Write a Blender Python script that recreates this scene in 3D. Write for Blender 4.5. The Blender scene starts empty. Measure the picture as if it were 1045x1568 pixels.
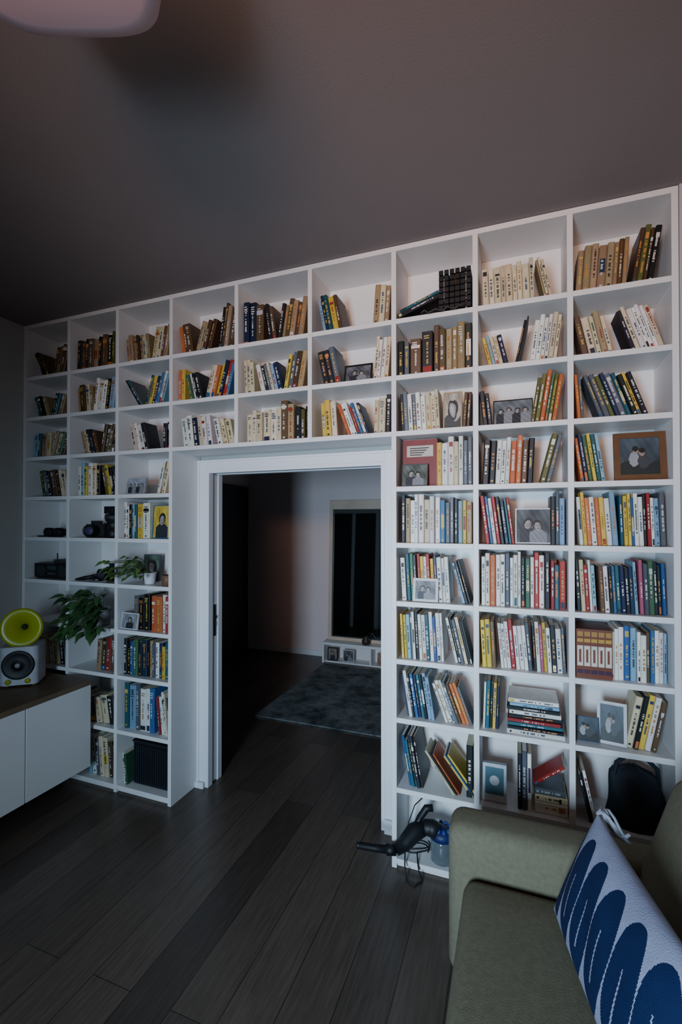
import bpy, math, random
from mathutils import Vector, Matrix
random.seed(7)
R=random.random
def U(a,b): return a+(b-a)*random.random()
def lin(c):
    return tuple((v/12.92 if v<=0.04045 else ((v+0.055)/1.055)**2.4) for v in c[:3])
def rgb(r,g,b): return lin((r/255,g/255,b/255))
scene=bpy.context.scene
# ------------------------------------------------------------ materials
def new_mat(name):
    m=bpy.data.materials.new(name); m.use_nodes=True
    nt=m.node_tree; b=nt.nodes['Principled BSDF']; return m,nt,b
def mat_plain(name,col,rough=0.5,metal=0.0,noise=0.06,scale=6,bump=0.0,bscale=80,spec=0.5):
    m,nt,b=new_mat(name)
    tc=nt.nodes.new('ShaderNodeTexCoord')
    n=nt.nodes.new('ShaderNodeTexNoise'); n.inputs['Scale'].default_value=scale; n.inputs['Detail'].default_value=4
    nt.links.new(tc.outputs['Object'],n.inputs['Vector'])
    r=nt.nodes.new('ShaderNodeValToRGB')
    r.color_ramp.elements[0].position=0.3; r.color_ramp.elements[1].position=0.7
    r.color_ramp.elements[0].color=tuple(max(0,c*(1-noise)) for c in col)+(1,)
    r.color_ramp.elements[1].color=tuple(min(1,c*(1+noise)) for c in col)+(1,)
    nt.links.new(n.outputs['Fac'],r.inputs['Fac']); nt.links.new(r.outputs['Color'],b.inputs['Base Color'])
    b.inputs['Roughness'].default_value=rough; b.inputs['Metallic'].default_value=metal
    b.inputs['Specular IOR Level'].default_value=spec
    if bump>0:
        n2=nt.nodes.new('ShaderNodeTexNoise'); n2.inputs['Scale'].default_value=bscale; n2.inputs['Detail'].default_value=6
        nt.links.new(tc.outputs['Object'],n2.inputs['Vector'])
        bp=nt.nodes.new('ShaderNodeBump'); bp.inputs['Strength'].default_value=bump; bp.inputs['Distance'].default_value=0.004
        nt.links.new(n2.outputs['Fac'],bp.inputs['Height']); nt.links.new(bp.outputs['Normal'],b.inputs['Normal'])
    return m
def mat_attr(name,rough=0.55,bump=0.0,bscale=120,spec=0.4):
    m,nt,b=new_mat(name)
    a=nt.nodes.new('ShaderNodeAttribute'); a.attribute_name='Col'
    tc=nt.nodes.new('ShaderNodeTexCoord')
    n=nt.nodes.new('ShaderNodeTexNoise'); n.inputs['Scale'].default_value=25; n.inputs['Detail'].default_value=5
    nt.links.new(tc.outputs['Object'],n.inputs['Vector'])
    mr=nt.nodes.new('ShaderNodeMapRange'); mr.inputs[1].default_value=0.25; mr.inputs[2].default_value=0.75; mr.inputs[3].default_value=0.86; mr.inputs[4].default_value=1.08
    nt.links.new(n.outputs['Fac'],mr.inputs[0])
    mx=nt.nodes.new('ShaderNodeVectorMath'); mx.operation='SCALE'
    nt.links.new(a.outputs['Color'],mx.inputs[0]); nt.links.new(mr.outputs[0],mx.inputs['Scale'])
    nt.links.new(mx.outputs[0],b.inputs['Base Color'])
    b.inputs['Roughness'].default_value=rough; b.inputs['Specular IOR Level'].default_value=spec
    if bump>0:
        n2=nt.nodes.new('ShaderNodeTexNoise'); n2.inputs['Scale'].default_value=bscale
        nt.links.new(tc.outputs['Object'],n2.inputs['Vector'])
        bp=nt.nodes.new('ShaderNodeBump'); bp.inputs['Strength'].default_value=bump; bp.inputs['Distance'].default_value=0.003
        nt.links.new(n2.outputs['Fac'],bp.inputs['Height']); nt.links.new(bp.outputs['Normal'],b.inputs['Normal'])
    return m
M_SHELF=mat_plain('white_lacquer',rgb(228,226,225),0.42,noise=0.015,scale=3)
M_WALL=mat_plain('wall_paint',rgb(180,179,175),0.85,noise=0.03,scale=2,bump=0.15,bscale=150)
M_CEIL=mat_plain('ceiling_paint',rgb(136,126,126),0.9,noise=0.04,scale=1.2,bump=0.1,bscale=120)
M_HALL=mat_plain('hall_paint',rgb(236,218,216),0.85,noise=0.03,scale=2,bump=0.15,bscale=150)
M_TRIM=mat_plain('trim_paint',rgb(228,229,233),0.4,noise=0.01)
M_BOOK=mat_attr('printed_paper',0.5)
M_ATTR=mat_attr('coloured_surface',0.5)
M_BLACK=mat_plain('black_plastic',rgb(22,24,27),0.35,noise=0.1)
M_CHARC=mat_plain('charcoal_fabric',rgb(24,34,44),0.8,noise=0.2,bump=0.4)
M_SOFA=mat_plain('olive_wool_fabric',rgb(118,111,91),0.92,noise=0.10,scale=60,bump=0.6,bscale=400,spec=0.2)
M_LIME=mat_plain('lime_plastic',rgb(158,166,26),0.3,noise=0.03)
M_LAMP=mat_plain('lamp_shade_opal',rgb(206,170,174),0.5,noise=0.02)
M_CERAM=mat_plain('white_ceramic',rgb(215,215,212),0.25,noise=0.02)
M_DOORDK=mat_plain('dark_door_paint',rgb(60,66,68),0.5)
M_CREAMF=mat_plain('cream_frame',rgb(214,188,166),0.5,noise=0.08)
def mat_glass_dark():
    m,nt,b=new_mat('mirror_glass')
    b.inputs['Base Color'].default_value=(0.62,0.76,0.78,1); b.inputs['Roughness'].default_value=0.03; b.inputs['Metallic'].default_value=1
    return m
M_MIRROR=mat_glass_dark()
def mat_clear():
    m,nt,b=new_mat('smoked_plastic')
    b.inputs['Base Color'].default_value=(0.35,0.40,0.44,1); b.inputs['Roughness'].default_value=0.08
    b.inputs['Transmission Weight'].default_value=0.7
    return m
M_CLEAR=mat_clear()
def mat_floor():
    m,nt,b=new_mat('dark_oak_planks')
    tc=nt.nodes.new('ShaderNodeTexCoord')
    mp=nt.nodes.new('ShaderNodeMapping'); mp.inputs['Rotation'].default_value=(0,0,math.radians(90)); mp.inputs['Location'].default_value=(0.3,0.05,0)
    nt.links.new(tc.outputs['Object'],mp.inputs['Vector'])
    br=nt.nodes.new('ShaderNodeTexBrick'); br.offset=0.37; br.offset_frequency=2
    br.inputs['Scale'].default_value=1; br.inputs['Brick Width'].default_value=1.9; br.inputs['Row Height'].default_value=0.175
    br.inputs['Mortar Size'].default_value=0.0014; br.inputs['Bias'].default_value=-0.1
    br.inputs['Color1'].default_value=rgb(72,62,55)+(1,); br.inputs['Color2'].default_value=rgb(100,86,75)+(1,)
    br.inputs['Mortar'].default_value=rgb(26,25,24)+(1,)
    nt.links.new(mp.outputs[0],br.inputs['Vector'])
    mp2=nt.nodes.new('ShaderNodeMapping'); mp2.inputs['Scale'].default_value=(38,2.4,1)
    nt.links.new(tc.outputs['Object'],mp2.inputs['Vector'])
    n=nt.nodes.new('ShaderNodeTexNoise'); n.inputs['Scale'].default_value=2.2; n.inputs['Detail'].default_value=8; n.inputs['Distortion'].default_value=0.8
    nt.links.new(mp2.outputs[0],n.inputs['Vector'])
    rp=nt.nodes.new('ShaderNodeValToRGB'); rp.color_ramp.elements[0].position=0.3; rp.color_ramp.elements[1].position=0.72
    rp.color_ramp.elements[0].color=(0.64,0.64,0.64,1); rp.color_ramp.elements[1].color=(1.06,1.06,1.06,1)
    nt.links.new(n.outputs['Fac'],rp.inputs['Fac'])
    mx=nt.nodes.new('ShaderNodeMixRGB'); mx.blend_type='MULTIPLY'; mx.inputs['Fac'].default_value=1
    nt.links.new(br.outputs['Color'],mx.inputs[1]); nt.links.new(rp.outputs['Color'],mx.inputs[2])
    nt.links.new(mx.outputs[0],b.inputs['Base Color'])
    b.inputs['Roughness'].default_value=0.34; b.inputs['Specular IOR Level'].default_value=0.4
    bp=nt.nodes.new('ShaderNodeBump'); bp.inputs['Strength'].default_value=0.2; bp.inputs['Distance'].default_value=0.002
    nt.links.new(n.outputs['Fac'],bp.inputs['Height']); nt.links.new(bp.outputs['Normal'],b.inputs['Normal'])
    return m
M_FLOOR=mat_floor()
def mat_wood(name,c1,c2,sc=(30,2,2)):
    m,nt,b=new_mat(name)
    tc=nt.nodes.new('ShaderNodeTexCoord'); mp=nt.nodes.new('ShaderNodeMapping'); mp.inputs['Scale'].default_value=sc
    nt.links.new(tc.outputs['Object'],mp.inputs['Vector'])
    n=nt.nodes.new('ShaderNodeTexNoise'); n.inputs['Scale'].default_value=1.5; n.inputs['Detail'].default_value=6
    nt.links.new(mp.outputs[0],n.inputs['Vector'])
    r=nt.nodes.new('ShaderNodeValToRGB'); r.color_ramp.elements[0].position=0.3; r.color_ramp.elements[1].position=0.7
    r.color_ramp.elements[0].color=c1+(1,); r.color_ramp.elements[1].color=c2+(1,)
    nt.links.new(n.outputs['Fac'],r.inputs['Fac']); nt.links.new(r.outputs['Color'],b.inputs['Base Color'])
    b.inputs['Roughness'].default_value=0.5
    return m
M_TOP=mat_wood('walnut_top',rgb(82,68,52),rgb(120,100,76))
def mat_rug():
    m,nt,b=new_mat('worn_grey_wool')
    tc=nt.nodes.new('ShaderNodeTexCoord')
    n=nt.nodes.new('ShaderNodeTexNoise'); n.inputs['Scale'].default_value=4; n.inputs['Detail'].default_value=9; n.inputs['Roughness'].default_value=0.8
    nt.links.new(tc.outputs['Object'],n.inputs['Vector'])
    r=nt.nodes.new('ShaderNodeValToRGB'); r.color_ramp.elements[0].position=0.4; r.color_ramp.elements[1].position=0.6
    r.color_ramp.elements[0].color=rgb(64,72,74)+(1,); r.color_ramp.elements[1].color=rgb(134,138,138)+(1,)
    nt.links.new(n.outputs['Fac'],r.inputs['Fac']); nt.links.new(r.outputs['Color'],b.inputs['Base Color'])
    b.inputs['Roughness'].default_value=0.95; b.inputs['Specular IOR Level'].default_value=0.1
    return m
M_RUG=mat_rug()
# ------------------------------------------------------------ mesh builder
class MB:
    def __init__(s): s.v=[];s.f=[];s.c=[];s.m=[];s.sm=[]
    def poly(s,pts,col=(.8,.8,.8),mi=0,mat=None,smooth=False):
        b=len(s.v)
        for p in pts:
            p=Vector(p); s.v.append(mat@p if mat else p)
        s.f.append(list(range(b,b+len(pts)))); s.c.append(col); s.m.append(mi); s.sm.append(smooth)
    def mesh(s,vs,fs,col=(.8,.8,.8),mi=0,mat=None,smooth=False,cols=None):
        b=len(s.v)
        for p in vs:
            p=Vector(p); s.v.append(mat@p if mat else p)
        for i,f in enumerate(fs):
            s.f.append([b+k for k in f]); s.c.append(cols[i] if cols else col); s.m.append(mi); s.sm.append(smooth)
    def box(s,x0,x1,y0,y1,z0,z1,col=(.8,.8,.8),mi=0,mat=None):
        vs=[(x0,y0,z0),(x1,y0,z0),(x1,y1,z0),(x0,y1,z0),(x0,y0,z1),(x1,y0,z1),(x1,y1,z1),(x0,y1,z1)]
        fs=[(0,3,2,1),(4,5,6,7),(0,1,5,4),(1,2,6,5),(2,3,7,6),(3,0,4,7)]
        s.mesh(vs,fs,col,mi,mat)
    def prism(s,prof,z0,z1,col=(.8,.8,.8),mi=0,mat=None,smooth=False):
        n=len(prof); vs=[(x,y,z0) for x,y in prof]+[(x,y,z1) for x,y in prof]
        fs=[tuple(range(n-1,-1,-1)),tuple(range(n,2*n))]
        s.mesh(vs,fs,col,mi,mat)
        s.mesh(vs,[(i,(i+1)%n,n+(i+1)%n,n+i) for i in range(n)],col,mi,mat,smooth)
    def lathe(s,prof,col=(.8,.8,.8),mi=0,mat=None,seg=32,smooth=True,sx=1,sy=1,pw=1.0):
        vs=[];fs=[]
        for r,z in prof:
            for k in range(seg):
                a=2*math.pi*k/seg; ca,sa=math.cos(a),math.sin(a)
                ca=math.copysign(abs(ca)**pw,ca); sa=math.copysign(abs(sa)**pw,sa)
                vs.append((r*ca*sx,r*sa*sy,z))
        for i in range(len(prof)-1):
            for k in range(seg):
                k2=(k+1)%seg; fs.append((i*seg+k,i*seg+k2,(i+1)*seg+k2,(i+1)*seg+k))
        s.mesh(vs,fs,col,mi,mat,smooth)
        for i,flip in ((0,True),(len(prof)-1,False)):
            if prof[i][0]>1e-5:
                r=[i*seg+k for k in range(seg)]
                if flip: r.reverse()
                s.mesh([vs[q] for q in r],[tuple(range(seg))],col,mi,mat)
    def tube(s,pts,r,col=(.1,.1,.1),mi=0,seg=8):
        pts=[Vector(p) for p in pts]; vs=[];fs=[]
        for i,p in enumerate(pts):
            d=(pts[min(i+1,len(pts)-1)]-pts[max(i-1,0)]).normalized()
            u=d.cross(Vector((0,0,1)))
            if u.length<0.05: u=d.cross(Vector((1,0,0)))
            u.normalize(); w=d.cross(u)
            rr=r[i] if isinstance(r,(list,tuple)) else r
            for k in range(seg):
                a=2*math.pi*k/seg; vs.append(p+u*math.cos(a)*rr+w*math.sin(a)*rr)
        for i in range(len(pts)-1):
            for k in range(seg):
                k2=(k+1)%seg; fs.append((i*seg+k,i*seg+k2,(i+1)*seg+k2,(i+1)*seg+k))
        fs.append(tuple(range(seg))); fs.append(tuple((len(pts)-1)*seg+k for k in range(seg)))
        s.mesh(vs,fs,col,mi,None,True)
    def obj(s,name,mats,parent=None,bevel=0,bseg=2,loc=None):
        me=bpy.data.meshes.new(name)
        o0=Vector(loc) if loc else Vector((0,0,0))
        me.from_pydata([tuple(v-o0) for v in s.v],[],s.f)
        for m in (mats if isinstance(mats,(list,tuple)) else [mats]): me.materials.append(m)
        at=me.color_attributes.new('Col','FLOAT_COLOR','CORNER')
        buf=[]
        for i,f in enumerate(s.f):
            c=s.c[i]
            for _ in f: buf.extend((c[0],c[1],c[2],1.0))
        at.data.foreach_set('color',buf)
        me.polygons.foreach_set('material_index',s.m)
        me.polygons.foreach_set('use_smooth',s.sm)
        me.update()
        o=bpy.data.objects.new(name,me); o.location=o0; scene.collection.objects.link(o)
        if parent: o.parent=parent
        if bevel:
            b=o.modifiers.new('Bevel','BEVEL'); b.width=bevel; b.segments=bseg; b.limit_method='ANGLE'; b.angle_limit=math.radians(40)
        return o
def empty(name,loc=(0,0,0)):
    e=bpy.data.objects.new(name,None); scene.collection.objects.link(e); e.empty_display_size=0.1; return e
def sbox(name,b,mat,parent=None,bevel=0.0,bseg=2):
    m=MB(); m.box(*b); return m.obj(name,mat,parent,bevel,bseg)
# ------------------------------------------------------------ key dimensions
XD=[-3.125,-2.713,-2.300,-1.886,-1.437,-0.990,-0.543,-0.161,0.229,0.606]
NC=len(XD)-1
ZS=[2.985,2.631,2.356,2.085,1.817,1.546,1.265,0.987,0.706,0.372,0.035]
T=0.024; SD=0.262; WY=0.25; HZ=3.0; YB=-3.7
XL=-3.14; XR=1.0
DX0,DX1,DZ=-1.812,-0.655,1.985
# ------------------------------------------------------------ room shell
sbox('floor',(XL-.15,XR+.15,YB-.15,3.3,-0.1,0),M_FLOOR)
sbox('ceiling',(XL-.15,XR+.15,YB-.15,0.36,HZ,HZ+.1),M_CEIL)
sbox('wall_left',(XL-.15,XL,YB-.15,0.40,0,HZ),M_WALL)
sbox('wall_right',(XR,XR+.15,YB-.15,0.40,0,HZ),M_WALL)
sbox('wall_pier',(XD[-1]+T/2+.002,XR,-.004,SD+.003,0,HZ),M_WALL)
m=MB()   # wall behind the shelf, with opening
W0,W1=SD+.004,0.37
m.box(XL,DX0-.0,W0,W1,0,HZ); m.box(DX1,XR,W0,W1,0,HZ); m.box(DX0,DX1,W0,W1,DZ,HZ)
m.obj('wall_back',M_WALL)
# rear wall with a window
WX0,WX1,WZ0,WZ1=-1.35,-0.15,0.75,2.15
m=MB()
m.box(XL,WX0,YB-.15,YB,0,HZ); m.box(WX1,XR,YB-.15,YB,0,HZ); m.box(WX0,WX1,YB-.15,YB,0,WZ0); m.box(WX0,WX1,YB-.15,YB,WZ1,HZ)
m.obj('wall_front',M_WALL)
m=MB()
f=0.05
m.box(WX0,WX0+f,YB-.1,YB-.04,WZ0,WZ1); m.box(WX1-f,WX1,YB-.1,YB-.04,WZ0,WZ1)
m.box(WX0+f,WX1-f,YB-.1,YB-.04,WZ0,WZ0+f); m.box(WX0+f,WX1-f,YB-.1,YB-.04,WZ1-f,WZ1)
m.obj('window_1',M_TRIM,bevel=.003)
# hall
sbox('wall_hall_far',(-3.6,XR+.15,3.11,3.25,0,HZ),M_HALL)
sbox('wall_hall_left',(-3.6,-3.28,0.40,3.11,0,HZ),M_HALL)
sbox('wall_hall_right',(0.6,0.75,0.372,3.11,0,HZ),M_HALL)
sbox('ceiling_hall',(-3.6,XR+.15,0.37,3.25,HZ,HZ+.1),M_CEIL)
sbox('floor_hall',(-3.6,XL-.151,0.40,3.3,-0.1,0),M_FLOOR)
sbox('baseboard_hall',(-3.27,.59,3.096,3.109,0,0.07),M_TRIM)
d2=empty('door_2')
sbox('door_leaf',(-3.279,-3.25,2.15,2.95,0.0,2.05),M_DOORDK,d2,bevel=.004)
m=MB(); m.box(-3.279,-3.235,2.08,2.145,0,2.12); m.box(-3.279,-3.235,2.955,3.02,0,2.12); m.box(-3.279,-3.235,2.145,2.955,2.055,2.12); m.obj('door_frame',M_DOORDK,d2,bevel=.003)
# door on the hall side of the shelf wall (seen only in the mirror)
d3=empty('door_3')
m=MB(); m.box(-3.10,-2.30,.372,.40,0.004,2.02); m.obj('door_leaf',M_DOORDK,d3,bevel=.004)
m=MB(); m.box(-3.18,-3.105,.372,.415,0,2.10); m.box(-2.295,-2.22,.372,.415,0,2.10); m.box(-3.105,-2.295,.372,.415,2.025,2.10)
m.box(-2.74,-2.68,.4005,.412,0.004,2.02)
m.obj('door_frame',M_TRIM,d3,bevel=.003)
# door trim
m=MB()
c=0.062
yf=WY-.012
m.box(DX0-c,DX0,yf,W0-.001,0,DZ+c); m.box(DX1,DX1+c,yf,W0-.001,0,DZ+c); m.box(DX0,DX1,yf,W0-.001,DZ,DZ+c)
m.box(DX0-c,DX0-c+.014,yf-.008,yf,0,DZ+c); m.box(DX1+c-.014,DX1+c,yf-.008,yf,0,DZ+c); m.box(DX0-c+.014,DX1+c-.014,yf-.008,yf,DZ+c-.014,DZ+c)
# jamb linings with the pocket slot
m.box(DX0,DX0+.02,yf,yf+.045,0,DZ-.02); m.box(DX0,DX0+.02,W1-.03,W1+.012,0,DZ-.02)
m.box(DX1-.02,DX1,yf,W1+.012,0,DZ-.02)
m.box(DX0,DX1,yf,yf+.045,DZ-.02,DZ); m.box(DX0,DX1,W1-.03,W1+.012,DZ-.02,DZ)
m.obj('trim_door',M_TRIM,bevel=.002)
d1=empty('door_1')
sbox('leaf_edge',(DX0+.001,DX0+.012,yf+.05,W1-.036,0.01,DZ-.02),M_TRIM,d1)
m=MB(); m.box(DX0+.013,DX0+.016,yf+.062,W1-.05,0.93,1.13); m.box(DX0+.0165,DX0+.024,yf+.067,W1-.055,1.04,1.06); m.box(DX0+.0165,DX0+.020,yf+.067,W1-.055,0.99,1.02)
m.obj('lock_plate',M_BLACK,d1)
sbox('trim_plinth',(DX0-c-.008,DX0-.002,yf-.022,yf-.0085,0,0.035),M_TRIM)
sbox('baseboard_back',(DX1+.004,-0.558,yf-.022,yf-.0085,0,0.07),M_TRIM)
# hall rug, mirror, ledge
m=MB(); m.box(-2.08,-.2,1.27,2.78,0.0005,0.012)
for i in range(150):
    x=-2.07+i*0.0125; m.box(x,x+.005,1.24,1.271,0.001,0.005)
m.obj('area_rug',M_RUG)
lg=MB()
lg.box(-2.13,-.9,2.86,3.09,0.215,0.245); lg.box(-2.13,-2.105,2.86,3.09,0.001,0.215); lg.box(-.925,-.9,2.86,3.09,0.001,0.215); lg.box(-2.105,-.925,2.9,3.09,0.001,0.02);lg.box(-2.105,-.925,3.06,3.09,0.02,0.215)
lg.box(-1.55,-1.53,2.88,3.06,0.02,0.215)
lg.obj('low_shelf',M_SHELF,bevel=.002)
def rotx(a): return Matrix.Rotation(a,4,'X')
mm=MB(); MX=Matrix.Translation((-2.11,2.99,0.2465))@rotx(math.radians(-2.2))
w,h=1.15,1.68
mm.box(0,.045,0,.03,0,h,mat=MX); mm.box(w-.05,w,0,.03,0,h,mat=MX); mm.box(.045,w-.05,0,.03,0,.04,mat=MX); mm.box(.045,w-.05,0,.03,h-.11,h,mat=MX)
mm.box(.045,w-.05,.012,.02,.04,h-.11,mi=1,mat=MX)
for q in ((.045,.058,.04,h-.11),(w-.063,w-.05,.04,h-.11),(.058,w-.063,.04,.053),(.058,w-.063,h-.123,h-.11)): mm.box(q[0],q[1],.004,.0118,q[2],q[3],mi=2,mat=MX)
mm.obj('leaning_mirror',[M_CREAMF,M_MIRROR,M_DOORDK],bevel=.002)
b=MB()
b.lathe([(.02,0),(.045,.01),(.05,.05),(.02,.09),(.022,.1),(.015,.1),(.001,.02)],rgb(60,48,40),mat=Matrix.Translation((-1.60,2.91,.2465)),seg=24)
b.obj('small_vase',M_ATTR)
# ------------------------------------------------------------ bookshelf
m=MB()
Yf=0.0
def vpanel(i,z0,z1): m.box(XD[i]-T/2,XD[i]+T/2,Yf,SD,z0,z1)
for i in range(NC+1):
    if i in(4,5): vpanel(i,ZS[3]-T/2,ZS[0]-T/2)
    else: vpanel(i,0.001,ZS[0]-T/2)
m.box(XD[0]-T/2,XD[NC]+T/2,Yf-.001,SD,ZS[0]-T/2,HZ-.002)
for c0 in range(NC):
    rows=range(1,4) if c0 in (3,4,5) else range(1,11)
    for r in rows:
        m.box(XD[c0]+T/2,XD[c0+1]-T/2,Yf+.001,SD-.008,ZS[r]-T/2,ZS[r]+T/2)
    zb=ZS[3]-T/2 if c0 in(3,4,5) else 0.001
    m.box(XD[c0]+T/2,XD[c0+1]-T/2,SD-.008,SD,zb,ZS[0]-T/2)
    if c0 not in (3,4,5): m.box(XD[c0]+T/2,XD[c0+1]-T/2,Yf+.02,Yf+.035,0.001,ZS[10]-T/2)
shelf=m.obj('built_in_bookshelf',M_SHELF,bevel=.0012,bseg=1)
# ------------------------------------------------------------ books
PAL={'w':(222,219,212),'c':(206,192,160),'t':(150,128,96),'b':(84,62,42),'k':(24,27,32),'n':(24,38,70),'B':(40,86,134),'s':(120,158,180),
 'y':(204,174,66),'o':(186,98,54),'r':(152,40,42),'g':(48,88,64),'G':(84,90,98),'T':(34,84,96),'p':(166,76,106),'m':(88,30,36),'a':(90,92,44)}
INK_L=[(30,30,34),(30,30,34),(40,60,100),(140,44,38),(90,90,95),(170,110,50)]
INK_D=[(215,210,195),(215,210,195),(190,160,80),(190,190,195),(200,130,70)]
books=MB()
def jit(c,a=14):
    d=U(-a,a); return tuple(min(250,max(8,v+d+U(-5,5))) for v in c)
def book(mat,w,h,d,code):
    base=jit(PAL[code]); col=rgb(*base); light=sum(base)>380
    ink=rgb(*jit(random.choice(INK_L if light else INK_D),8))
    ch=min(.16*w,.004)
    prof=[(0.0003,ch),(ch*1.2,0),(w-ch*1.2,0),(w-.0003,ch),(w-.0003,d),(0.0003,d)]
    books.prism(prof,0,h,col,mat=mat)
    pg=rgb(*jit((205,194,168) if R()<.7 else (225,222,214),8))
    e=.0018
    books.poly([(e,.004,h+.0005),(w-e,.004,h+.0005),(w-e,d-.001,h+.0005),(e,d-.001,h+.0005)],pg,mat=mat)
    # spine printing
    y=-.0006
    def q(x0,x1,z0,z1,c): books.poly([(x0,y,z0),(x1,y,z0),(x1,y,z1),(x0,y,z1)],c,mat=mat)
    x0,x1=ch*1.3,w-ch*1.3
    k=R()
    if k<.2:
        zz=h*U(.72,.84); q(x0,x1,zz,zz+h*U(.05,.12),ink)
    elif k<.36:
        q(x0,x1,h*.02,h*U(.08,.2),rgb(*jit(PAL[random.choice('rnkoBTyw')])))
    elif k<.43:
        q(x0,x1,h*U(.3,.4),h*U(.55,.75),rgb(*jit(PAL[random.choice('rnkwcyw')])))
    y=-.0011
    # vertical title: letters
    if w>.010:
        wid=min(w*.42,.011)*U(.75,1.05); cx=w/2+U(-.05,.05)*w
        z=h*U(.2,.34); ze=h*U(.62,.88)
        while z<ze:
            L=U(.0025,.0055)
            if R()<.86: q(cx-wid/2,cx+wid/2*U(.4,1),z,z+L*.8,ink)
            z+=L
            if R()<.14: z+=.007
        if R()<.5 and w>.016:
            q(cx-wid/2,cx+wid/2,h*.05,h*.05+wid*.9,ink)
        if w>.034:
            for j in range(random.randint(2,4)):
                zz=h*(.88-.05*j); q(w*.2,w*U(.6,.8),zz,zz+.005,ink)
def cell(r,c):
    return XD[c]+T/2+.002,XD[c+1]-T/2-.002,ZS[r+1]+T/2+.0006,ZS[r]-T/2
def group(r,c,x0,x1,cols,h=.75,lean=0,yo=None):
    a0,a1,z0,z1=cell(r,c); W=a1-a0; H=z1-z0
    a=math.radians(abs(lean)); hh=h*H*1.03
    if r==0: hh=h*H*.92
    avail=(x1-x0)*W-hh*math.sin(a)
    n=len(cols)
    if avail<.008*n: avail=.012*n
    ws=[U(.7,1.35) for _ in cols]; s=sum(ws); ws=[max(.006,x/s*avail*math.cos(a)) for x in ws]
    xs=a0+x0*W+(hh*math.sin(a) if lean<0 else 0)
    ybase=yo if yo is not None else .018+U(0,.02)
    for i,code in enumerate(cols):
        w=ws[i]; h1=hh*U(.86,1.0)
        lim=H*.985
        if h1*math.cos(a)+w*math.sin(a)>lim: h1=(lim-w*math.sin(a))/math.cos(a)
        d=min(.2,h1*U(.62,.74)); yy=ybase+U(0,.016)
        if lean>0:
            ox=xs+w*math.sin(a)*math.tan(a); oz=z0+w*math.sin(a); rot=Matrix.Rotation(a,4,'Y')
        else:
            ox=xs; oz=z0; rot=Matrix.Rotation(-a,4,'Y')
        book(Matrix.Translation((ox,yy,oz))@rot,w-.0008,h1,d,code)
        xs+=w/math.cos(a)
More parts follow.
